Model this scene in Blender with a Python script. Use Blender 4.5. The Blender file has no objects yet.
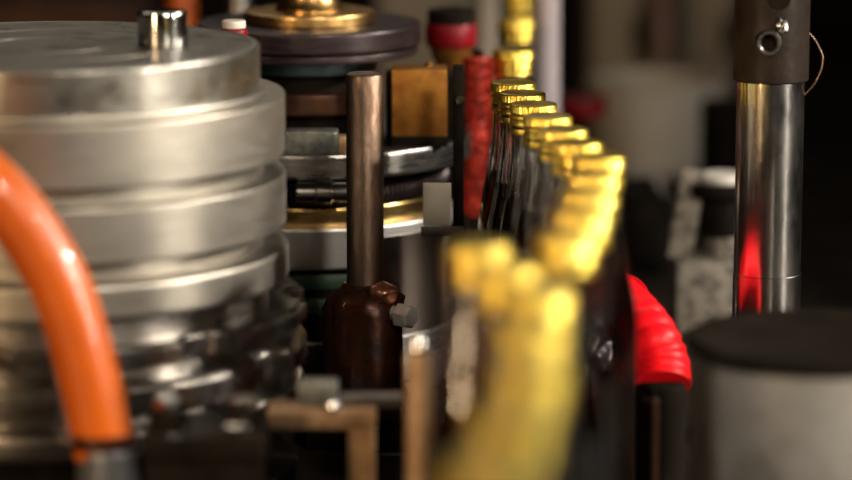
import bpy, bmesh, math, random
from mathutils import Vector, Matrix
random.seed(7)
PI = math.pi
C = bpy.context.scene.collection
sc = bpy.context.scene

# ------------------------------------------------------------------ camera numbers
F = 3000.0                      # focal length in pixels of the 852-wide frame
TH = math.radians(10.67)        # downward pitch
CY = -0.565                     # camera position along the viewing direction
CZ = 0.447                      # camera height above the machine table
CAPZ = 0.2                      # height of a closed bottle
cT, sT = math.cos(TH), math.sin(TH)

def depth_of(y, Y):
    return (Y - CY) / (cT - (y - 240) / F * sT)
def at(x, y, Y):
    """point in the place seen at pixel (x, y) of the photograph, Y metres along the table"""
    v = (y - 240) / F
    d = depth_of(y, Y)
    return Vector(((x - 426) / F * d, Y, CZ + d * (-sT - v * cT)))
def zat(y, Y): return at(426, y, Y).z
def rad(n, y, Y): return n / F * depth_of(y, Y)
def on_plane(x, y, z):
    v = (y - 240) / F
    d = (CZ - z) / (sT + v * cT)
    return Vector(((x - 426) / F * d, CY + d * (cT - v * sT), z))

# ------------------------------------------------------------------ materials
def mat(name, col, metal=0.0, rough=0.5, col2=None, nscale=40, namt=0.5, rvar=0.1, bump=0.0, bscale=200,
        spec=0.5, trans=0.0, ior=1.45, stretch=(1, 1, 1), coat=0.0, detail=6, aniso=0.0, p=(0.4, 0.62)):
    m = bpy.data.materials.new(name); m.use_nodes = True
    nt = m.node_tree; N = nt.nodes; L = nt.links
    b = N['Principled BSDF']
    b.inputs['Metallic'].default_value = metal
    b.inputs['Roughness'].default_value = rough
    b.inputs['Specular IOR Level'].default_value = spec
    b.inputs['Transmission Weight'].default_value = trans
    b.inputs['IOR'].default_value = ior
    b.inputs['Coat Weight'].default_value = coat
    b.inputs['Base Color'].default_value = (*col, 1)
    tc = N.new('ShaderNodeTexCoord'); mp = N.new('ShaderNodeMapping')
    mp.inputs['Scale'].default_value = stretch
    L.new(tc.outputs['Object'], mp.inputs['Vector'])
    if col2 is not None or rvar:
        n = N.new('ShaderNodeTexNoise'); n.inputs['Scale'].default_value = nscale
        n.inputs['Detail'].default_value = detail; n.inputs['Roughness'].default_value = 0.65
        L.new(mp.outputs['Vector'], n.inputs['Vector'])
        if col2 is not None:
            r = N.new('ShaderNodeValToRGB')
            r.color_ramp.elements[0].position = p[0]; r.color_ramp.elements[0].color = (*col, 1)
            r.color_ramp.elements[1].position = p[1]
            r.color_ramp.elements[1].color = (*[a + (c - a) * namt for a, c in zip(col, col2)], 1)
            L.new(n.outputs['Fac'], r.inputs['Fac']); L.new(r.outputs['Color'], b.inputs['Base Color'])
        if rvar:
            mr = N.new('ShaderNodeMapRange')
            mr.inputs['From Min'].default_value = 0.3; mr.inputs['From Max'].default_value = 0.7
            mr.inputs['To Min'].default_value = max(0.02, rough - rvar); mr.inputs['To Max'].default_value = min(1, rough + rvar)
            L.new(n.outputs['Fac'], mr.inputs['Value']); L.new(mr.outputs['Result'], b.inputs['Roughness'])
    if bump:
        n2 = N.new('ShaderNodeTexNoise'); n2.inputs['Scale'].default_value = bscale; n2.inputs['Detail'].default_value = 4
        L.new(mp.outputs['Vector'], n2.inputs['Vector'])
        bp = N.new('ShaderNodeBump'); bp.inputs['Strength'].default_value = bump; bp.inputs['Distance'].default_value = 0.001
        L.new(n2.outputs['Fac'], bp.inputs['Height']); L.new(bp.outputs['Normal'], b.inputs['Normal'])
    return m

M = dict(
    alu=mat('brushed_aluminium', (0.36, 0.33, 0.285), 1, 0.45, (0.28, 0.255, 0.22), 30, 0.6, 0.07, 0.12, 300, stretch=(1, 1, 8)),
    alu_top=mat('worn_aluminium_plate', (0.34, 0.32, 0.285), 1, 0.36, (0.20, 0.19, 0.17), 45, 0.8, 0.12, 0.35, 70),
    polish=mat('polished_steel', (0.50, 0.475, 0.44), 1, 0.22, (0.40, 0.38, 0.36), 25, 0.5, 0.05, stretch=(1, 1, 6)),
    chrome=mat('chrome', (0.72, 0.71, 0.69), 1, 0.12, rvar=0.04),
    post=mat('worn_chrome_post', (0.62, 0.59, 0.56), 1, 0.2, (0.30, 0.17, 0.10), 60, 0.5, 0.06, 0.1, 160, stretch=(1, 1, .5), p=(.55, .72)),
    collar=mat('blackened_steel', (0.022, 0.015, 0.011), 0, 0.45, (0.012, 0.008, 0.006), 60, 0.8, 0.1, 0.25, 250, spec=.12),
    rod=mat('oxidised_brown_steel', (0.21, 0.145, 0.108), 1, 0.42, (0.10, 0.058, 0.034), 70, 0.8, 0.1, 0.35, 350, stretch=(1, 1, .35)),
    rust=mat('oily_rust', (0.075, 0.022, 0.009), 0.55, 0.34, (0.016, 0.006, 0.004), 55, 0.9, 0.14, 0.6, 130),
    copper=mat('copper_flakes', (0.62, 0.27, 0.17), 0.9, 0.3, (0.25, 0.08, 0.04), 120, 0.8, 0.1, 0.6, 180),
    brass=mat('brass', (0.62, 0.40, 0.15), 1, 0.3, (0.36, 0.20, 0.07), 50, 0.7, 0.1, 0.2, 150),
    brass_block=mat('tarnished_brass', (0.42, 0.18, 0.028), 0.75, 0.48, (0.20, 0.07, 0.012), 60, 0.8, 0.1, 0.2, 120),
    gold_ring=mat('machined_brass', (0.66, 0.44, 0.16), 1, 0.26, (0.45, 0.27, 0.08), 30, 0.6, 0.06, stretch=(1, 1, 8)),
    cap=mat('gold_lacquered_cap', (0.88, 0.66, 0.11), 1, 0.30, (0.80, 0.56, 0.08), 90, 0.5, 0.04, 0.06, 300, coat=.6),
    glass=mat('clear_glass', (0.95, 0.96, 0.95), 0, 0.012, rvar=0, trans=1.0, ior=1.5, bump=0.08, bscale=60),
    liquid=mat('dark_brown_spirit', (0.075, 0.014, 0.003), 0, 0.02, rvar=0, trans=1.0, ior=1.36),
    blackp=mat('black_oily_steel', (0.006, 0.0045, 0.0035), 0, 0.5, (0.013, 0.009, 0.006), 40, 0.8, 0.12, 0.3, 120, spec=.04),
    darkdisc=mat('dark_machined_disc', (0.040, 0.026, 0.028), 0.3, 0.36, (0.016, 0.010, 0.010), 40, 0.9, 0.1, stretch=(1, 1, 10), spec=.3),
    maroon=mat('dark_maroon_plastic', (0.07, 0.012, 0.010), 0, 0.4, rvar=0.08),
    teal=mat('dull_teal_enamel', (0.06, 0.10, 0.105), 0.3, 0.4, (0.03, 0.05, 0.055), 40, 0.8),
    brownp=mat('brown_greased_plate', (0.085, 0.032, 0.012), 0.5, 0.42, (0.03, 0.012, 0.006), 60, 0.9),
    mottle=mat('mottled_grey_clamp', (0.24, 0.235, 0.20), 0.5, 0.4, (0.05, 0.055, 0.045), 70, 0.9, 0.1, 0.4, 90),
    steel=mat('dull_steel', (0.33, 0.31, 0.29), 1, 0.32, (0.18, 0.165, 0.15), 45, 0.8, 0.1, stretch=(1, 1, 6)),
    green=mat('dark_green_belt', (0.022, 0.06, 0.03), 0, 0.5, rvar=0.1),
    red=mat('red_plastic', (0.18, 0.004, 0.008), 0, 0.4, (0.09, 0.003, 0.005), 50, 0.6, 0.06, spec=.2),
    red_hose=mat('bright_red_ribbed_hose', (0.85, 0.006, 0.012), 0, 0.38, (0.6, 0.004, 0.008), 40, 0.6, 0.06, spec=.25),
    bristle=mat('red_bristles', (0.50, 0.035, 0.012), 0, 0.6, (0.16, 0.006, 0.004), 160, 0.95, 0.1, 0.5, 300),
    orange=mat('orange_hose', (0.50, 0.095, 0.005), 0, 0.36, (0.38, 0.062, 0.004), 18, 0.7, 0.05, coat=0.3),
    fitting=mat('blue_grey_fitting', (0.13, 0.135, 0.15), 0.6, 0.42),
    tan=mat('tan_cast_metal', (0.46, 0.29, 0.15), 0.45, 0.42, (0.22, 0.12, 0.055), 70, 0.8, 0.1, 0.3, 120),
    can=mat('satin_grey_metal', (0.56, 0.52, 0.46), 0.5, 0.38, (0.30, 0.27, 0.23), 28, 0.8, 0.12, 0.3, 60),
    lid=mat('black_rubber_lid', (0.008, 0.006, 0.0045), 0, 0.8, (0.015, 0.011, 0.008), 30, 0.6, spec=.02),
    white=mat('off_white_plastic', (0.62, 0.57, 0.50), 0, 0.5, (0.45, 0.41, 0.36), 20, 0.6),
    lavender=mat('pale_painted_post', (0.50, 0.43, 0.46), 0, 0.4, (0.38, 0.33, 0.36), 25, 0.6),
    beige=mat('beige_panel', (0.33, 0.28, 0.21), 0, 0.5, (0.24, 0.20, 0.15), 12, 0.6),
    pink=mat('worn_pinkish_pipe', (0.40, 0.26, 0.22), 0.3, 0.4, (0.25, 0.14, 0.11), 40, 0.7),
    stone=mat('speckled_cast_block', (0.20, 0.17, 0.135), 0.1, 0.6, (0.05, 0.042, 0.033), 110, 0.95, 0.1, 0.5, 120, p=(.45, .6)),
    table=mat('oily_black_machine_bed', (0.012, 0.010, 0.008), 0, 0.5, (0.030, 0.019, 0.012), 18, 0.9, 0.14, 0.3, 60, spec=.05),
    wall=mat('dark_brown_hall_wall', (0.060, 0.042, 0.030), 0, 0.8, (0.035, 0.025, 0.018), 3, 0.8),
    floor=mat('dark_hall_floor', (0.05, 0.042, 0.036), 0, 0.6, (0.03, 0.025, 0.022), 4, 0.8),
    guard=mat('bronzed_mirror_steel', (0.46, 0.38, 0.32), 1, 0.17, (0.34, 0.26, 0.20), 30, 0.6, 0.05),
    dullsteel=mat('dull_grey_bolt', (0.6, 0.57, 0.52), 0.4, 0.35, (0.4, 0.37, 0.33), 60, 0.7),
    bright=mat('bright_turned_steel', (0.70, 0.68, 0.66), 1, 0.42, (0.50, 0.48, 0.47), 60, 0.6, 0.06, stretch=(.2, .2, 14)),
    panel_steel=mat('conveyor_steel', (0.12, 0.11, 0.10), 1, 0.35, (0.06, 0.055, 0.05), 30, 0.8),
)

# ------------------------------------------------------------------ mesh helpers
def obj(name, bm, m, parent=None, loc=None, ang=32, matrix=None):
    bmesh.ops.recalc_face_normals(bm, faces=bm.faces)
    me = bpy.data.meshes.new(name); bm.to_mesh(me); bm.free()
    me.materials.append(m)
    for p in me.polygons: p.use_smooth = True
    me.set_sharp_from_angle(angle=math.radians(ang))
    o = bpy.data.objects.new(name, me); C.objects.link(o)
    if parent: o.parent = parent
    if loc is not None: o.location = loc
    return o

def tag(o, label=None, cat=None, group=None, kind=None):
    if label: o['label'] = label
    if cat: o['category'] = cat
    if group: o['group'] = group
    if kind: o['kind'] = kind
    return o

def thing(name, label, cat, loc=(0, 0, 0), group=None, rotz=0):
    o = bpy.data.objects.new(name, None); C.objects.link(o)
    o.location = loc; o.rotation_euler = (0, 0, rotz); o.empty_display_size = 0.02
    return tag(o, label, cat, group)

def lathe(prof, seg=64, bm=None, c=(0, 0, 0), rfun=None):
    """prof: list of (r, z) bottom to top or closed outline; r=0 ends close on the axis"""
    bm = bm or bmesh.new()
    rings = []
    for r, z in prof:
        if r <= 1e-9:
            rings.append([bm.verts.new((c[0], c[1], c[2] + z))])
        else:
            ring = []
            for k in range(seg):
                a = 2 * PI * k / seg
                rr = r * (rfun(a, z, k) if rfun else 1)
                ring.append(bm.verts.new((c[0] + rr * math.cos(a), c[1] + rr * math.sin(a), c[2] + z)))
            rings.append(ring)
    for A, B in zip(rings, rings[1:]):
        if len(A) == 1 and len(B) == 1: continue
        for k in range(seg):
            j = (k + 1) % seg
            if len(A) == 1: bm.faces.new((A[0], B[k], B[j]))
            elif len(B) == 1: bm.faces.new((A[k], A[j], B[0]))
            else: bm.faces.new((A[k], A[j], B[j], B[k]))
    return bm

def disc(r, z0, z1, bev=0.0012, seg=96, bm=None, c=(0, 0, 0), rin=0.0):
    b = min(bev, (z1 - z0) * .4, r * .4)
    e = b * .6
    p = [(rin, z0), (r - b - e, z0), (r - b, z0), (r - b * .3, z0 + b * .3), (r, z0 + b), (r, z0 + b + min(e, (z1 - z0) * .1)), (r, z1 - b - min(e, (z1 - z0) * .1)),
         (r, z1 - b), (r - b * .3, z1 - b * .3), (r - b, z1), (r - b - e, z1), (rin, z1)]
    p = [q for i, q in enumerate(p) if i == 0 or q != p[i - 1]]
    if rin > 0: p.append((rin, z0))
    return lathe(p, seg, bm, c)

def box(sx, sy, sz, bev=0.001, bm=None, c=(0, 0, 0), rot=None):
    """box with its base centre at c"""
    bm = bm or bmesh.new()
    nb = bmesh.new()
    bmesh.ops.create_cube(nb, size=1)
    for v in nb.verts:
        v.co = Vector((v.co.x * sx, v.co.y * sy, (v.co.z + .5) * sz))
    if bev: bmesh.ops.bevel(nb, geom=list(nb.edges), offset=bev, segments=2, affect='EDGES', profile=0.6)
    if rot is not None: nb.transform(rot.to_4x4())
    nb.transform(Matrix.Translation(c))
    me = bpy.data.meshes.new('tmp'); nb.to_mesh(me); nb.free(); bm.from_mesh(me); bpy.data.meshes.remove(me)
    return bm

def smooth_path(pts, n=12):
    P = [Vector(p) for p in pts]; P = [2 * P[0] - P[1]] + P + [2 * P[-1] - P[-2]]
    out = []
    for i in range(1, len(P) - 2):
        a, b, c, d = P[i - 1:i + 3]
        for k in range(n):
            t = k / n
            out.append(.5 * (2 * b + (c - a) * t + (2 * a - 5 * b + 4 * c - d) * t * t + (3 * b - a - 3 * c + d) * t ** 3))
    out.append(P[-2]); return out

def tube(path, r, seg=20, bm=None, closed_ends=True, rf=None, up=Vector((0, 0, 1))):
    bm = bm or bmesh.new()
    path = [Vector(p) for p in path]; rings = []
    n0 = None
    for i, p in enumerate(path):
        t = (path[min(i + 1, len(path) - 1)] - path[max(i - 1, 0)]).normalized()
        if n0 is None:
            n0 = t.cross(up)
            if n0.length < 1e-3: n0 = t.cross(Vector((1, 0, 0)))
        n0 = (n0 - t * n0.dot(t)).normalized(); b = t.cross(n0)
        rr = r * (rf(i / (len(path) - 1)) if rf else 1)
        rings.append([bm.verts.new(p + rr * (math.cos(2 * PI * k / seg) * n0 + math.sin(2 * PI * k / seg) * b)) for k in range(seg)])
    for A, B in zip(rings, rings[1:]):
        for k in range(seg):
            j = (k + 1) % seg; bm.faces.new((A[k], A[j], B[j], B[k]))
    if closed_ends: bm.faces.new(rings[0]); bm.faces.new(rings[-1])
    return bm

def prism(outline, z0, z1, bev=0.001, bm=None):
    bm = bm or bmesh.new(); nb = bmesh.new()
    vs = [nb.verts.new((x, y, z0)) for x, y in outline]
    f = nb.faces.new(vs)
    r = bmesh.ops.extrude_face_region(nb, geom=[f])
    for v in r['geom']:
        if isinstance(v, bmesh.types.BMVert): v.co.z = z1
    if bev:
        es = [e for e in nb.edges if abs(e.verts[0].co.z - e.verts[1].co.z) < 1e-9]
        bmesh.ops.bevel(nb, geom=es, offset=bev, segments=2, affect='EDGES')
    me = bpy.data.meshes.new('tmp'); nb.to_mesh(me); nb.free(); bm.from_mesh(me); bpy.data.meshes.remove(me)
    return bm

def hexnut(r, z0, z1, bm=None, c=(0, 0), rot=0, bev=0.0008):
    return prism([(c[0] + r * math.cos(rot + k * PI / 3), c[1] + r * math.sin(rot + k * PI / 3)) for k in range(6)], z0, z1, bev, bm)

def bolt(parent, p, r, h, m, name='bolt', rot=0.3):
    bm = hexnut(r, 0, h, rot=rot, bev=r * .12)
    return obj(name, bm, m, parent, p)

# ------------------------------------------------------------------ setting
def struct(name, bm, m, loc=(0, 0, 0)):
    return tag(obj(name, bm, m, None, loc), kind='structure')
FZ = -0.85
struct('floor', box(6, 7, .1, 0), M['floor'], (0, 1.5, FZ - .1))
struct('wall_back', box(6, .1, 3.6, 0), M['wall'], (0, 4.0, FZ))
struct('wall_left', box(.1, 7, 3.6, 0), M['wall'], (-2.95, 1.5, FZ))
struct('wall_right', box(.1, 7, 3.6, 0), M['wall'], (2.95, 1.5, FZ))

t = thing('machine_table', 'long black oily machine table under the bottles and rotary wheels', 'table', (0, 0, 0))
obj('table_top', box(1.9, 2.6, .04, .003), M['table'], t, (0, 1.6, -.04))
for x in (-.85, .85):
    for y in (.4, 2.8):
        obj('leg', box(.07, .07, .81, .003), M['blackp'], t, (x, y, FZ))

# ------------------------------------------------------------------ bottles
def bottle_proto():
    root = thing('bottle', '', 'bottle')
    out = [(0, .0015), (.014, .0005), (.0185, 0), (.0205, .0012), (.0212, .004), (.0212, .104), (.0209, .112), (.0199, .121), (.0180, .132),
           (.0162, .142), (.0146, .153), (.0133, .164), (.0126, .174), (.0124, .184), (.0124, .1965), (.0118, .1972)]
    inn = [(.0098, .1972), (.0098, .184), (.0102, .174), (.0109, .164), (.0123, .153), (.0140, .142), (.0159, .132), (.0179, .121), (.0190, .112),
           (.0194, .104), (.0194, .006), (.0182, .0035), (0, .003)]
    obj('glass', lathe(out + inn, 96, rfun=lambda a, z, k: 1 + .016 * math.cos(12 * a) * max(0, min(1, (z - .116) / .012, (.181 - z) / .01))), M['glass'], root)
    liq = [(0, .0036), (.0183, .0034), (.0196, .0060), (.0197, .104), (.0193, .112), (.0182, .121), (.0162, .132), (.0143, .142), (.0135, .1465), (0, .1465)]
    obj('liquid', lathe(liq, 40), M['liquid'], root)
    # screw cap: knurled top band, two rolled thread bands, plain skirt
    H = .2
    prof = [(.0127, .1872), (.0137, .1874), (.0139, .1880), (.0139, .1896), (.0136, .1900), (.0134, .1904), (.0136, .1909), (.0139, .1914), (.0139, .1930),
            (.0136, .1936), (.0134, .1940), (.0137, .1944), (.01405, .1949), (.01405, .1953), (.01405, .1983), (.0138, .1991), (.0132, .1997), (.0124, .2000),
            (.0116, .19985), (0, .1998)]
    kn = lambda a, z, k: (1.0 if (k % 4 > 1) else 0.965) if .1952 < z < .1985 else 1.0
    cap = obj('cap', lathe(prof, 144, rfun=kn), M['cap'], root, ang=50)
    ring = [(.0127, .1822), (.0136, .1824), (.0138, .183), (.0138, .1855), (.0136, .1860), (.0127, .1862), (.0127, .1822)]
    obj('tamper_ring', lathe(ring, 72), M['cap'], cap)
    return root

cap_px = [(490, 464), (512, 412), (529, 364), (531, 324), (538, 288), (506, 265), (478, 244),
          (566, 233), (580, 210), (588, 190), (593, 172), (598, 155),
          (577, 141), (563, 128), (548, 115), (533.5, 103), (522, 92), (513, 81.5), (513.5, 49), (516, 18), (519, -8)]
words_ = ['nearest the camera, low in the picture', 'second from the camera', 'third from the camera', 'fourth from the camera', 'fifth from the camera',
          'sixth from the camera', 'standing left of the rest, beside the steel wheel']
proto = bottle_proto()
for o in [proto] + list(proto.children_recursive): pass
BG = 'gold-capped bottles in the curving line'
ordn = ['first', 'second', 'third', 'fourth', 'fifth', 'sixth', 'seventh', 'eighth', 'ninth', 'tenth', 'eleventh', 'twelfth', 'thirteenth', 'fourteenth',
        'fifteenth', 'sixteenth', 'seventeenth', 'eighteenth']
sharp_words = {16: 'sharp gold-capped glass bottle, farthest back of the sharp ones, next to the red brush',
               15: 'sharp gold-capped glass bottle, second of the sharp ones from the red brush',
               14: 'sharp gold-capped glass bottle, third of the sharp ones from the red brush',
               13: 'slightly blurred gold-capped bottle just in front of the three sharp ones',
               12: 'slightly blurred gold-capped bottle, second in front of the three sharp ones',
               11: 'gold-capped bottle bulging farthest right in the curve of the line',
               10: 'blurred gold-capped bottle just in front of the one farthest right in the curve',
               9: 'blurred gold-capped bottle, second in front of the one farthest right in the curve',
               8: 'blurred gold-capped bottle, third in front of the one farthest right in the curve',
               7: 'blurred gold-capped bottle, fourth in front of the one farthest right, beside the left stray bottle',
               6: 'blurred gold-capped bottle set left of the line, nearest the polished steel wheel',
               0: 'strongly blurred gold-capped bottle at the bottom edge, nearest of all'}
bottle_xy = []
def spread(root, P, lab, first):
    if first: r = root
    else:
        r = root.copy(); C.objects.link(r)
        for ch in list(root.children):
            c = ch.copy(); C.objects.link(c); c.parent = r
            for g in ch.children:
                d = g.copy(); C.objects.link(d); d.parent = c
    r.location = P; r['label'] = lab; r['category'] = 'bottle'; r['group'] = BG
    r.rotation_euler = (0, 0, random.uniform(0, 6))
    return r
CONV = 0.004
last = None
k_far = 0
for i, (x, y) in enumerate(cap_px):
    P = on_plane(x, y, CAPZ + CONV); P.z = CONV
    for q in bottle_xy:                      # never let two bottles share space
        dv = Vector((P.x - q.x, P.y - q.y, 0))
        if dv.length < .0430:
            P = P + dv.normalized() * (.0431 - dv.length)
    bottle_xy.append(P.copy())
    if i in sharp_words: lab = sharp_words[i]
    elif i < 6: lab = 'strongly blurred gold-capped bottle, %s from the bottom edge of the picture' % ordn[i]
    else:
        lab = 'out-of-focus gold-capped bottle, %s behind the sharp ones in the receding line' % ordn[i - 17]
    spread(proto, P, lab, i == 0)

# conveyor plate under the bottles
ctr = [bottle_xy[i] for i in (0, 1, 2, 3, 4, 7, 8, 9, 10, 11, 12, 13, 14, 15, 16, 17, 18, 19, 20)]
cpath = smooth_path([ctr[0] + Vector((-.02, -.1, 0))] + ctr[::2] + [ctr[-1] + Vector((0.0, .1, 0))], 6)
L_, R_ = [], []
for i, p in enumerate(cpath):
    tn = (cpath[min(i + 1, len(cpath) - 1)] - cpath[max(i - 1, 0)]); tn.z = 0; tn.normalize()
    nrm = Vector((-tn.y, tn.x, 0))
    wl = .034 + .035 * math.exp(-((p.y - .76) / .12) ** 2)
    L_.append(p + nrm * wl); R_.append(p - nrm * .034)
ol = [(p.x, p.y) for p in L_] + [(p.x, p.y) for p in reversed(R_)]
tag(obj('conveyor_track', prism(ol, 0, CONV, 0), M['panel_steel']), 'dark steel conveyor strip curving along under the line of bottles', 'conveyor')

# ------------------------------------------------------------------ big drum on the left
DY = 1.08
c0 = at(50, 160, DY)
dx = c0.x
drum = thing('stacked_drum', 'big stack of grey machined metal discs at the left with a steel pin on top', 'machine wheel', (dx, DY, 0))
def tier(npx, y): return rad(npx, y, DY)
def zd(y): return zat(y, DY)
# top disc with the small raised lip and its step
r1 = tier(212, 60)
obj('disc', disc(r1, zd(94), zd(45), .0009, 128), M['alu_top'], drum)
obj('shoulder', disc(tier(219, 90), zd(94), zd(86), .0015, 128), M['alu'], drum)
r2 = tier(236, 110)
obj('disc', disc(r2, zd(152), zd(93), .0009, 128), M['alu'], drum)
obj('neck', disc(tier(213, 160), zd(172), zd(152), .001, 96), M['alu'], drum)
obj('disc', disc(tier(235, 195), zd(222), zd(171), .0009, 128), M['alu'], drum)
obj('neck', disc(tier(211, 235), zd(242), zd(222), .001, 96), M['alu'], drum)
obj('disc', disc(tier(236, 260), zd(275), zd(241.5), .002, 128), M['alu'], drum)
obj('neck', disc(tier(215, 290), zd(296), zd(275), .001, 96), M['steel'], drum)
def star(r, n, depth, w, ph):
    out = []
    for k in range(n):
        a0 = ph + 2 * PI * k / n; st = 2 * PI / n
        for j in range(10):
            out.append((r * math.cos(a0 + j / 10 * (st - w)), r * math.sin(a0 + j / 10 * (st - w))))
        a1 = a0 + st - w
        out.append((r * math.cos(a1), r * math.sin(a1)))
        for j in range(1, 6):
            a = a1 + w * j / 6; rr = r - depth * math.sin(PI * j / 6) ** .5
            out.append((rr * math.cos(a), rr * math.sin(a)))
    return out
r5 = tier(254, 310)
obj('disc', prism(star(r5, 7, .012, .26, .2), zd(318), zd(295), .003), M['polish'], drum)
obj('neck', disc(tier(222, 340), zd(332), zd(318), .001, 96), M['polish'], drum)
obj('disc', prism(star(tier(252, 350), 7, .012, .26, .62), zd(362), zd(331), .004), M['polish'], drum)
obj('neck', disc(tier(225, 380), zd(375), zd(362), .001, 96), M['polish'], drum)
obj('disc', disc(tier(250, 395), zd(402), zd(374), .004, 128), M['polish'], drum)
obj('neck', disc(tier(215, 430), .012, zd(402), .001, 96), M['blackp'], drum)
obj('base', disc(tier(240, 440), 0, .0125, .002, 96), M['blackp'], drum)
# machined rings on the top plate
bm = bmesh.new()
for rr in (.97, .62, .30):
    lathe([(r1 * rr - .0012, 0), (r1 * rr - .0008, .0006), (r1 * rr + .0004, .0006), (r1 * rr + .0008, 0), (r1 * rr - .0012, 0)], 96, bm)
obj('ring', bm, M['alu'], drum, (0, 0, zd(45) - .0002))
pp = on_plane(163, 45.5, zd(45))
obj('pin', disc(rad(25, 45, pp.y), 0, .0195, .0012, 48), M['chrome'], drum, (pp.x - dx, pp.y - DY, zd(45) - .0003))

# ------------------------------------------------------------------ orange hose in front of it
HY = .88
hp = [(-160, 215), (-100, 158), (-50, 150), (-20, 176), (10, 206), (36, 243), (60, 285), (76, 330), (88, 374), (97, 415), (104, 452)]
path = smooth_path([at(x, y, HY) for x, y in hp], 10)
end = at(104, 452, HY)
lp = at(-160, 215, HY)
path = smooth_path([(lp.x - .06, HY, .004), (lp.x - .055, HY, .07), (lp.x - .03, HY, .14)], 10)[:-1] + path
hose = thing('orange_hose', 'thick glossy orange hose arching down in front of the stacked discs', 'hose', (end.x, HY, 0))
loc0 = Vector((end.x, HY, 0))
obj('hose', tube([p - loc0 for p in path], rad(31, 300, HY), 28), M['orange'], hose)
fz = end.z
bm = disc(.0175, fz - .022, fz + .004, .002, 40); disc(.012, 0, fz - .021, .001, 32, bm)
fit = obj('fitting', bm, M['fitting'], hose, (.004, 0, 0))
obj('clamp_ring', lathe([(.0150, fz + .003), (.0172, fz + .0035), (.0172, fz + .0105), (.0150, fz + .011), (.0150, fz + .003)], 40), M['rust'], hose, (.0005, 0, 0))

# ------------------------------------------------------------------ rotary machine in the centre
KY = 1.36
kc = at(310, 120, KY); kx = kc.x
car = thing('rotary_turret', 'layered rotary machine wheel of dark, brass and steel rings behind the brown rod', 'machine wheel', (kx, KY, 0))
def kr(n, y): return rad(n, y, KY)
def kz(y): return zat(y, KY)
dome = [(0, kz(10.5)), (kr(34, 8), kz(10.5)), (kr(34, 8), kz(7)), (kr(31, 5), kz(3)), (kr(28, 0), kz(-4)), (kr(27, 0), kz(-12)), (kr(20, 0), kz(-18)), (0, kz(-19))]
obj('hub', lathe(dome, 64), M['brass'], car)
obj('flange', disc(kr(66, 20), kz(22), kz(10), .0012), M['brass'], car)
obj('upper_disc', disc(kr(112, 40), kz(42), kz(21.5), .0015), M['darkdisc'], car)
obj('lower_disc', disc(kr(109, 50), kz(52), kz(44), .0012), M['darkdisc'], car)
obj('spacer', disc(kr(100, 50), kz(44.2), kz(41.8), .0002), M['maroon'], car)
obj('teal_ring', disc(kr(68, 70), kz(68), kz(51.5), .001), M['teal'], car)
obj('core', disc(kr(52, 100), kz(134), kz(67.8), .001), M['blackp'], car)
obj('brown_plate', disc(kr(72, 110), kz(106), kz(86), .001), M['brownp'], car)
obj('main_disc', disc(kr(161, 150), kz(154), kz(130), .0018, 128), M['steel'], car)
obj('under_disc', disc(kr(140, 180), kz(164), kz(153.8), .001), M['blackp'], car)
obj('core', disc(kr(108, 190), kz(186.5), kz(163.8), .001), M['blackp'], car)
# coil spring wound round the core
rs = kr(128, 186); zs = kz(174); pts = []
for k in range(1500):
    a = 2 * PI * k / 1500; w = a * 150
    pts.append((( rs + .0058 * math.cos(w)) * math.cos(a), (rs + .0058 * math.cos(w)) * math.sin(a), zs + .0058 * math.sin(w)))
obj('coil_spring', tube(pts, .0013, 6), M['darkdisc'], car)
# short shiny roller in front of the spring
p = at(322, 192, KY - .105) - Vector((kx, KY, 0))
bm = lathe([(0, -.016), (.0055, -.016), (.0065, -.015), (.0065, -.004), (.0075, -.003), (.0075, .006), (.006, .007), (.006, .016), (0, .016)], 32)
bm.transform(Matrix.Rotation(PI / 2, 4, 'Y'))
obj('roller', bm, M['polish'], car, p)
obj('gold_ring', disc(kr(131, 205), kz(204), kz(186), .0012, 128), M['gold_ring'], car)
obj('steel_ring', disc(kr(143, 240), kz(243), kz(203.5), .0012, 128), M['bright'], car)
obj('core', disc(kr(124, 280), kz(310), kz(242.8), .001, 96), M['blackp'], car)
for y0 in (250, 273):
    z1, z0 = kz(y0), kz(y0 + 14)
    r = kr(131, 280)
    obj('green_belt', lathe([(r - .008, z0), (r - .001, z0), (r, z0 + .002), (r, z1 - .002), (r - .001, z1), (r - .008, z1), (r - .008, z0)], 96), M['green'], car)
bm = bmesh.new(); ra = kr(147, 260); arcs = []
for k in range(25):
    a = math.radians(-62 + 66 * k / 24)
    arcs.append([bm.verts.new((rr_ * math.cos(a), rr_ * math.sin(a), z_)) for rr_, z_ in ((ra, kz(322)), (ra, kz(213)), (ra + .0016, kz(213)), (ra + .0016, kz(322)))])
for A, B in zip(arcs, arcs[1:]):
    for j in range(4): bm.faces.new((A[j], A[(j + 1) % 4], B[(j + 1) % 4], B[j]))
bm.faces.new(arcs[0]); bm.faces.new(arcs[-1])
obj('guard_plate', bm, M['guard'], car)
obj('base_ring', disc(kr(150, 320), 0, kz(309.8), .0012, 128), M['steel'], car)
# brass block and its dark carrier on the main disc
zt = kz(130) - .0004
b = at(419.5, 137, KY - .055)
s = depth_of(100, KY - .055) / F
bl = Vector((b.x - kx, -.055, zt))
obj('carrier', box(80 * s, .030, 66 * s, .001), M['blackp'], car, (b.x - kx + 6 * s, -.055 + .0285, zt))
zb_ = zat(137, KY - .0685)
obj('pedestal', box(57 * s, .028, max(zb_ - zt, .001) + .0004, .0006), M['blackp'], car, bl)
bl.z = zb_
obj('brass_block', box(55 * s, .027, zat(70, KY - .0685) - zb_, .0012), M['brass_block'], car, bl)
bolt(car, (bl.x + .006, bl.y + .006, zat(70, KY - .0685) - .0004), .003, .003, M['brass'])
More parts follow.
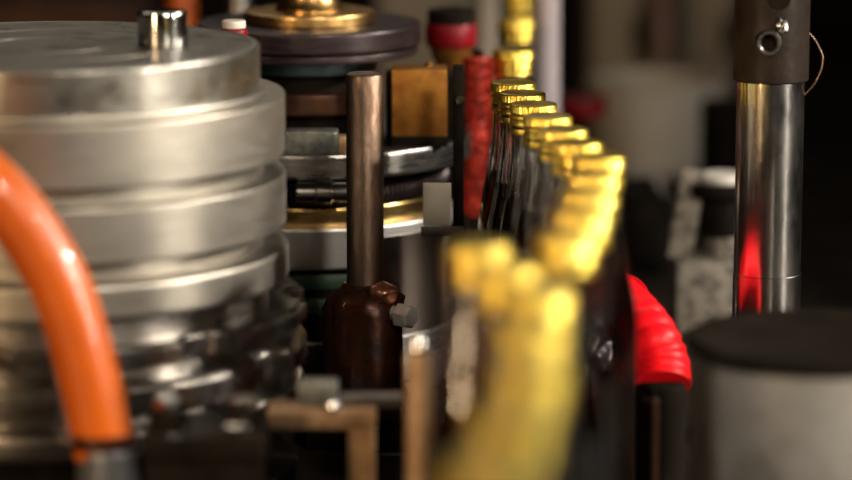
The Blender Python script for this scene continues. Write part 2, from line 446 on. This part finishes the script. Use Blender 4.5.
# clamp on the left of the rod
cl = at(312, 140, KY - .09)
obj('clamp_block', box(52 * s, .014, 23 * s, .002), M['mottle'], car, (cl.x - kx, -.09, zt))
obj('clamp_tip', box(10 * s, .012, 17 * s, .001), M['tan'], car, (cl.x - kx + 31 * s, -.09, zt))

# guard bracket at the right edge of the turret
gp = at(447, 240, 1.24)
g = thing('guard_bracket', 'pale grey bracket plate on a dark upright between the turret and the red brush', 'bracket', (gp.x, 1.235, 0))
obj('upright', box(.0065, .008, zat(65, 1.235), .0008), M['blackp'], g, (.0068, 0, 0))
p = at(437, 203, 1.235)
obj('bracket_plate', box(.017, .003, .026, .0006), M['beige'], g, (p.x - gp.x, -.0045, p.z - .013))
obj('strap', box(.026, .003, .006, .0006), M['steel'], g, (p.x - gp.x + .003, -.0045, p.z - .0195))
bb = hexnut(.0032, 0, .003); bb.transform(Matrix.Rotation(PI / 2, 4, 'X'))
obj('bolt', bb, M['chrome'], g, (.0075, -.0038, zat(98, 1.235)))

# red knob on a post
NY = 1.45
p = at(451, 50, NY)
kn = thing('capped_bollard', 'red capped knob with a dark hollow top on a dark post behind the brass block', 'knob', (p.x, NY, 0))
q = lambda n: rad(n * 1.08, 30, NY)
obj('post', disc(q(9), 0, zat(75, NY), .001, 32), M['blackp'], kn)
obj('neck', lathe([(0, zat(76, NY)), (q(13), zat(76, NY)), (q(14), zat(64, NY)), (q(18), zat(56, NY)), (q(20), zat(47, NY)), (0, zat(47, NY))], 40), M['brass_block'], kn)
z0, z1 = zat(47.2, NY), zat(23, NY)
obj('body', lathe([(0, z0), (q(20), z0), (q(23), z0 + .002), (q(24), z0 + .005), (q(24), z1 - .002), (q(23), z1), (0, z1)], 48), M['red'], kn)
z2 = zat(9, NY)
obj('collar', lathe([(q(12), z1 - .0003), (q(21.5), z1 - .0003), (q(22), z1 + .001), (q(22), z2 - .001), (q(20), z2), (q(14), z2), (q(12), z2 - .001), (q(12), z1 - .0003)], 48), M['blackp'], kn)

# red cylindrical brush
BY = 1.40
p = at(478, 130, BY)
br = thing('cylinder_brush', 'upright fuzzy red cylinder brush just left of the far bottles', 'brush', (p.x, BY, 0))
za, zb = zat(216, BY), zat(56, BY)
rb = rad(13, 130, BY)
obj('spindle', disc(rb * .45, 0, zb + .004, .0006, 24), M['blackp'], br)
bm = disc(rb * .85, za, zb, .002, 32)
for k in range(2600):
    a = random.uniform(0, 2 * PI); z = random.uniform(za + .001, zb - .001); ln = random.uniform(.0022, .0046)
    d = Vector((math.cos(a), math.sin(a), random.uniform(-.35, .35))).normalized()
    base = Vector((rb * .82 * math.cos(a), rb * .82 * math.sin(a), z)); tip = base + d * (ln + rb * .1)
    t1 = Vector((-math.sin(a), math.cos(a), 0)) * .0006; t2 = Vector((0, 0, .0006))
    vs = [bm.verts.new(base + t1), bm.verts.new(base - t1 * .5 + t2), bm.verts.new(base - t1 * .5 - t2)]
    tp = bm.verts.new(tip)
    bm.faces.new((vs[0], vs[1], tp)); bm.faces.new((vs[1], vs[2], tp)); bm.faces.new((vs[2], vs[0], tp))
tag(obj('bristles', bm, M['bristle'], br), kind='stuff')

# ------------------------------------------------------------------ brown rod and its rusty foot
RY = 1.17
p = at(365, 200, RY); rx = p.x
rod = thing('steel_rod', 'upright round brown steel rod in sharp focus set in a rusty socket', 'rod', (rx, RY, 0))
rr = rad(18.6, 180, RY)
zt = zat(73, RY)
obj('shaft', lathe([(0, .05), (rr, .05), (rr, zt - .0018), (rr - .0006, zt - .0006), (rr - .0018, zt), (rr * .6, zt), (rr * .5, zt - .0006), (0, zt - .0006)], 64), M['rod'], rod)
zc = zat(292, RY)
lump = lambda a, z, k: 1 + .05 * math.sin(3 * a + z * 300) + .03 * math.sin(7 * a - z * 500)
R0 = rad(38, 330, RY)
obj('socket', lathe([(0, .012), (R0 * 1.06, .012), (R0 * 1.08, .03), (R0 * .98, .034), (R0 * 1.0, zc - .010), (R0 * .96, zc - .003), (R0 * .8, zc + .001), (R0 * .6, zc + .003), (R0 * .5, zc + .006), (0, zc + .006)], 60, rfun=lambda a, z, k: lump(a, z, k) * (1 + .06 * abs(math.cos(3 * a)))), M['rust'], rod, (-.0005, .0, 0))
obj('base_plate', box(.070, .060, .0125, .002), M['blackp'], rod)
for (x, y, s_) in ((384, 293, 14), (371, 305, 7)):
    pb = at(x, y, RY - .016)
    bm = bmesh.new(); bmesh.ops.create_icosphere(bm, subdivisions=4, radius=1)
    for v in bm.verts:
        n = v.co.normalized()
        v.co = n * (rad(s_, 300, RY) * (1 + .12 * math.sin(3 * n.x + 2) * math.sin(4 * n.y) + .06 * math.sin(5 * n.z)))
        v.co.z *= .8
    obj('copper_lump', bm, M['copper'], rod, (pb.x - rx, -.016, pb.z))
# bolt sticking out to the right
pb = at(398, 314, RY - .014)
bm = hexnut(.0075, 0, .011, bev=.0014); disc(.005, -.022, .0005, .0005, 24, bm)
bm.transform(Matrix.Rotation(PI / 2, 4, 'Y'))
o = obj('side_bolt', bm, M['dullsteel'], rod, (pb.x - rx, -.016, pb.z)); o.rotation_euler = (.2, 0, -.7)

# ------------------------------------------------------------------ chrome post on the right
PY = 1.17
p = at(769, 170, PY); px_ = p.x
post = thing('support_post', 'upright shiny chrome post with a black collar at the right', 'post', (px_, PY, 0))
rp = rad(33.5, 170, PY)
ztop = zat(-60, PY); zc = zat(80, PY); zs = zat(272, PY)
obj('shaft', lathe([(0, .0), (rp * 1.015, 0), (rp * 1.015, zs - .0004), (rp, zs), (rp, zc + .003), (0, zc + .003)], 72), M['post'], post)
rc = rad(37.5, 40, PY)
col = obj('collar', lathe([(rp * .9, zc), (rc - .0008, zc), (rc, zc + .0008), (rc, ztop), (rc - .002, ztop + .002), (0, ztop + .002)], 72), M['collar'], post)
def front(x, y, m_):                     # point on the collar's front skin
    X = at(x, y, PY - rc).x - px_
    return Vector((X, -math.sqrt(max(rc * rc - X * X, 0)) + m_, zat(y, PY - rc)))
o = front(768, 42, .0); R1 = rad(12.5, 42, PY)
bm = lathe([(R1 * .62, -.006), (R1, -.006), (R1, .0062), (R1 * .93, .0070), (R1 * .74, .0070), (R1 * .64, .0062), (R1 * .62, -.006)], 40)
bm.transform(Matrix.Rotation(PI / 2, 4, 'X'))
obj('hollow_nipple', bm, M['steel'], col, o)
bm = disc(R1 * .63, 0, .0008, .0002, 32); bm.transform(Matrix.Rotation(PI / 2, 4, 'X'))
obj('bore', bm, M['blackp'], col, o + Vector((0, -.0003, 0)))
o = front(782, 27, .0)
bm = bmesh.new(); bmesh.ops.create_icosphere(bm, subdivisions=3, radius=1)
for v in bm.verts:
    n = v.co.normalized(); v.co = n * .0036 * (1 + .25 * math.sin(6 * n.x + 1) * math.sin(5 * n.z)); v.co.z *= 1.5
obj('weld_bead', bm, M['steel'], col, o)
o = front(780, -1, .0); bm = disc(R1 * .85, -.004, .0006, .0004, 32); bm.transform(Matrix.Rotation(PI / 2, 4, 'X'))
obj('plug_screw', bm, M['blackp'], col, o)
wl = smooth_path([Vector((at(x, y, PY).x - px_, -.003, at(x, y, PY).z)) for x, y in ((803, 28), (811, 35), (818, 46), (822, 57), (820, 70), (813, 84), (802, 96))], 8)
obj('wire_loop', tube(wl, .0006, 8), M['rod'], post)

# ------------------------------------------------------------------ canister front right
QY = .87
p = at(818, 400, QY); qx = p.x
can = thing('metal_canister', 'blurred grey metal canister with a dark lid in the lower right corner', 'canister', (qx, QY, 0))
rq = rad(127, 400, QY)
zl0, zl1 = zat(348, QY), zat(336, QY)
obj('body', lathe([(0, 0), (rq - .002, 0), (rq, .002), (rq, .02), (rq - .001, .022), (rq, .024), (rq, zl0 + .001), (0, zl0 + .001)], 96), M['can'], can)
obj('lid', lathe([(0, zl0), (rq + .0015, zl0), (rq + .003, zl0 + .001), (rq + .003, zl1 - .002), (rq + .001, zl1), (rq - .008, zl1), (rq - .010, zl1 - .001), (0, zl1 - .001)], 96), M['lid'], can)

# ------------------------------------------------------------------ red ribbed hose
rhp = [at(610, 298, 1.14), at(629, 314, 1.10), at(648, 338, 1.07), at(659, 364, 1.06), at(661, 386, 1.05)]
r0 = Vector((rhp[-1].x, rhp[-1].y, 0))
rhp = [Vector((rhp[0].x + .012, rhp[0].y + .045, rhp[0].z - .012))] + rhp
path = smooth_path(rhp, 40)
nr = len(path)
rh = thing('red_hose', 'bright red ribbed hose curving down between the bottles and the canister', 'hose', r0)
obj('hose', tube([p - r0 for p in path], rad(29, 330, 1.07), 32, rf=lambda t: 1 + .13 * abs(math.sin(t * 40)) ** .45 - .10), M['red_hose'], rh, ang=60)
obj('cuff', disc(rad(25, 380, 1.05), 0, rhp[-1].z + .003, .003, 40), M['lid'], rh)

# ------------------------------------------------------------------ lower-left machine details
WY = .93
p = at(362, 440, WY)
bk = thing('tan_bracket', 'blurred tan metal bracket with bent leg and bolt, low before the rod', 'bracket', (p.x, WY, 0))
def lx(x, y=415): return at(x, y, WY).x - p.x
def s_(n): return rad(n, 415, WY)
zb0, zb1 = zat(424, WY), zat(405, WY)
obj('leg', box(s_(26), .022, zb0 + .0005, .003), M['tan'], bk, (lx(362), 0, 0))
obj('bar', box(s_(108), .024, zb1 - zb0, .002), M['tan'], bk, (lx(322), 0, zb0))
obj('rail', box(s_(62), .010, .006, .001), M['steel'], bk, (lx(372), .0, zb1 - .0003))
obj('block', box(s_(40), .016, s_(25), .002), M['mottle'], bk, (lx(318), .002, zb1 - .0003))
obj('bolt', lathe([(0, 0), (.0045, 0), (.0045, .0022), (.0036, .0042), (.002, .0052), (0, .0055)], 24), M['chrome'], bk, (lx(334), -.009, zb1 - .0003))

p = at(180, 430, .9)
p = at(206, 430, .885)
hs = thing('gear_housing', 'blurred black housing with bright bolts in front of the stacked discs', 'housing', (p.x, .885, 0))
zt = zat(426, .885)
obj('body', box(rad(116, 430, .885), .05, zt - .012, .004), M['blackp'], hs)
obj('cover', box(rad(122, 430, .885), .054, .013, .003), M['blackp'], hs, (0, 0, zt - .0125))
for x, y in ((241, 394), (168, 404)):
    pb = at(x, y + 8, .885)
    obj('stud', disc(.0095, 0, .0085, .001, 32), M['blackp'], hs, (pb.x - p.x, .004, zt - .0005))
    bolt(hs, (pb.x - p.x, .004, zt + .0075), .0075, .006, M['chrome'])
pb = at(237, 431, .855)
obj('latch', box(.012, .008, .004, .001), M['chrome'], hs, (pb.x - p.x, -.0255, pb.z - .002))

def post_thing(name, lab, cat, x, ytop, Y, n, m, cap=None, ybase=None, segs=40):
    p = at(x, ytop, Y)
    t = thing(name, lab, cat, (p.x, Y, 0))
    r = rad(n, ytop, Y)
    obj('shaft', disc(r, 0, p.z, .0012, segs), m, t)
    obj('foot', disc(r * 1.5, 0, .006, .001, segs), M['blackp'], t)
    if cap: obj('bolt', lathe([(0, 0), (r * .62, 0), (r * .62, .004), (r * .4, .007), (0, .0075)], 24), cap, t, (0, 0, p.z - .0002))
    return t
p = at(420, 345, .80)
post_thing('guide_post', 'blurred short tan guide post with a bright bolt left of the near bottles', 'post', 419, 352, .85, 13, M['tan'], M['chrome'])
post_thing('guide_post', 'dim slim post between the near bottles and the grey canister', 'post', 651, 398, .97, 8, M['brownp'], M['blackp'])

# ------------------------------------------------------------------ far background on the table
# white tub
UY = 2.15
p = at(657, 150, UY); q = lambda n: rad(n, 110, UY)
tub = thing('plastic_tub', 'blurred off-white round tub standing behind the post on the table', 'tub', (p.x, UY, 0))
zt = zat(77, UY)
obj('body', lathe([(0, 0), (q(46), 0), (q(54), .006), (q(60), .03), (q(66), zt - .01), (q(66), zt - .001), (q(62), zt - .001), (q(56), .03), (q(44), .006), (0, .005)], 64), M['white'], tub)
obj('rim', lathe([(q(66), zt - .008), (q(69), zt - .007), (q(69), zt), (q(62), zt), (q(62), zt - .004), (q(66), zt - .008)], 64), M['white'], tub)
# panels behind
def panel(x0, x1, ytop, Y, m, lab, name='machine_cabinet', dep=.12, cat='cabinet'):
    a, b_ = at(x0, ytop, Y), at(x1, ytop, Y)
    w = b_.x - a.x
    t = thing(name, lab, cat, ((a.x + b_.x) / 2, Y + dep / 2, 0))
    H = a.z
    obj('body', box(w, dep, H, .004), m, t)
    obj('door', box(w * .86, .006, H * .8, .002), m, t, (0, -dep / 2 - .0025, H * .12))
    obj('handle', box(.008, .008, H * .2, .002), M['blackp'], t, (w * .34, -dep / 2 - .009, H * .4))
    return t
panel(592, 648, -60, 2.42, M['beige'], 'blurred beige machine cabinet left of the pinkish pipe at the back')
panel(676, 738, -60, 2.42, M['beige'], 'blurred beige machine cabinet right of the pinkish pipe at the back')
panel(376, 478, -60, 2.30, M['beige'], 'blurred beige machine cabinet behind the red knob')
post_thing('upright_pipe', 'blurred pinkish upright pipe between the two beige cabinets', 'pipe', 662, -60, 2.40, 12, M['pink'])
post_thing('guide_column', 'blurred pale lavender column behind the gold caps', 'column', 548, -60, 1.62, 13, M['lavender'])
post_thing('guide_column', 'blurred white column between the red brush and the far caps', 'column', 490, -60, 1.98, 10, M['white'])
post_thing('drain_pipe', 'blurred dark brown upright pipe right of the white tub', 'pipe', 722, 100, 1.95, 22, M['blackp'])
# red cable cover beyond the caps
p = at(580, 116, 1.85)
t = thing('red_valve', 'small blurred red valve seen just beyond the gold caps', 'valve', (p.x, 1.85, 0))
obj('stem', disc(.010, 0, p.z, .001, 24), M['blackp'], t)
bm = disc(.021, -.0085, .0085, .003, 40)
obj('handwheel', bm, M['red'], t, (0, 0, p.z + .008))
# valve assembly on the speckled block
VY = 1.48
p = at(703, 300, VY)
v = thing('valve_assembly', 'speckled cast block with a dark cylinder and pale lever on it, left of the post', 'valve', (p.x, VY, 0))
lv = lambda x, y: at(x, y, VY).x - p.x
sv = lambda n: rad(n, 260, VY)
zb = zat(262, VY - .02)
obj('block', box(sv(60), .05, zb, .003), M['stone'], v)
obj('boss', disc(sv(17), 0, sv(22), .002, 40), M['stone'], v, (lv(722, 250), .004, zb - .0005))
obj('cylinder', disc(sv(22), zb + sv(21), zat(196, VY), .002, 40), M['blackp'], v, (lv(722, 220), .004, 0))
obj('knob', disc(sv(33), zat(197, VY), zat(183, VY), .003, 48), M['lid'], v, (lv(722, 190), .004, 0))
obj('disc', disc(sv(24), zat(183.2, VY), zat(174, VY), .002, 48), M['white'], v, (lv(722, 180), .004, 0))
bm = box(sv(26), .008, sv(92), .003); bm.transform(Matrix.Rotation(.16, 4, 'Y'))
obj('lever', bm, M['stone'], v, (lv(678, 264), .0, zb - .002))
# dark lumps of machine behind
def lump_box(x0, x1, y0, Y, lab, m, name='control_box', dep=.09):
    a, b_ = at(x0, y0, Y), at(x1, y0, Y)
    t = thing(name, lab, 'box', ((a.x + b_.x) / 2, Y + dep / 2, 0))
    w = b_.x - a.x
    obj('body', box(w, dep, a.z - .006, .004), m, t)
    obj('lid', box(w * 1.03, dep * 1.03, .0065, .002), m, t, (0, 0, a.z - .0065))
    return t
lump_box(628, 662, 196, 1.72, 'small dark box on the table behind the red hose', M['blackp'])
post_thing('grey_canister', 'blurred pale grey cup beside the dark box behind the caps', 'cup', 640, 176, 1.95, 22, M['white'])
# background at the upper left
post_thing('chrome_post', 'blurred chrome post behind the top of the stacked discs', 'post', 238, -40, 1.62, 12, M['steel'])
p = at(234, 40, 1.248)
t = thing('red_fitting', 'small red fitting with a white collar beside the stacked discs', 'fitting', (p.x, 1.248, 0))
obj('stem', disc(.006, 0, p.z, .001, 24), M['blackp'], t)
obj('body', disc(rad(14, 35, 1.248), p.z - .002, zat(28, 1.248), .002, 32), M['red'], t)
obj('collar', disc(rad(12, 25, 1.248), zat(28.3, 1.248), zat(20, 1.248), .001, 32), M['white'], t)
post_thing('orange_pipe', 'blurred orange upright pipe behind the drum pin', 'pipe', 181, -40, 1.75, 15, M['orange'])
panel(-60, 150, 2, 2.4, M['brownp'], 'blurred dark brown machine cabinet behind the stacked discs at the far left')

# ------------------------------------------------------------------ light
w = bpy.data.worlds.new('hall'); sc.world = w; w.use_nodes = True
nt = w.node_tree; bg = nt.nodes['Background']
bg.inputs['Color'].default_value = (1.0, 0.82, 0.62, 1); bg.inputs['Strength'].default_value = 0.012

def area(name, loc, target, size, power, col, sy=None):
    l = bpy.data.lights.new(name, 'AREA'); l.energy = power; l.color = col; l.size = size
    if sy: l.shape = 'RECTANGLE'; l.size_y = sy
    o = bpy.data.objects.new(name, l); C.objects.link(o); o.location = loc
    o.rotation_euler = (Vector(target) - Vector(loc)).to_track_quat('-Z', 'Y').to_euler()
    return o
def spot(name, loc, target, r, power, col, ang=50, blend=.6):
    l = bpy.data.lights.new(name, 'SPOT'); l.energy = power; l.color = col; l.shadow_soft_size = r
    l.spot_size = math.radians(ang); l.spot_blend = blend
    o = bpy.data.objects.new(name, l); C.objects.link(o); o.location = loc
    o.rotation_euler = (Vector(target) - Vector(loc)).to_track_quat('-Z', 'Y').to_euler()
    return o
spot('work_lamp_key', (1.7, 1.05, .95), (0, 1.08, .12), .045, 340, (1, .93, .82), 38)
spot('front_fill', (.62, -.55, 1.0), (-.03, 1.2, .1), .10, 120, (1, .90, .76), 24)  # added fill light, lifts the shaded rod, socket and steel ring
spot('warm_lamp_left', (-1.1, -.35, .9), (.12, 1.2, .12), .12, 50, (1, .68, .38), 30)
l = area('strip_lamp_right', (1.45, .25, .5), (-.05, 1.12, .2), .10, 8, (1, .91, .77), .6); l.data.spread = math.radians(75)
l = area('strip_lamp_left', (-1.05, -.35, .35), (.15, 1.2, .2), .07, 4, (1, .68, .38), .9); l.data.spread = math.radians(70)
area('back_fill', (-.3, 3.6, 1.7), (0, 1.6, .1), 1.2, 6, (1, .88, .72), .5)  # added area light behind, for rim reflections on top faces and a dim background

for P, T, e, an in (((.85, .25, .75), (.05, .62, .15), 26, 24), ((1.0, .7, .55), (.05, .75, .14), 14, 24), ((.55, -.1, .9), (.04, .6, .14), 18, 26), ((-.5, .3, 1.0), (.03, .72, .15), 25, 24)):
    spot('glint_spot', P, T, .012, e, (1, .93, .84), an)  # added small hot lights aimed at the near bottles to make glints
cam = bpy.data.cameras.new('camera'); co = bpy.data.objects.new('camera', cam); C.objects.link(co)
co.location = (0, CY, CZ); co.rotation_euler = (PI / 2 - TH, 0, 0)
cam.sensor_width = 36; cam.lens = F / 852 * 36
cam.clip_start = .01
cam.dof.use_dof = True; cam.dof.focus_distance = 1.775
cam.dof.aperture_fstop = (cam.lens / 1000) / .042
sc.camera = co
sc.cycles.blur_glossy = 0.3
sc.view_settings.view_transform = 'Standard'; sc.view_settings.look = 'None'
sc.view_settings.gamma = 1; sc.view_settings.exposure = -0.85
sc.view_settings.use_curve_mapping = False
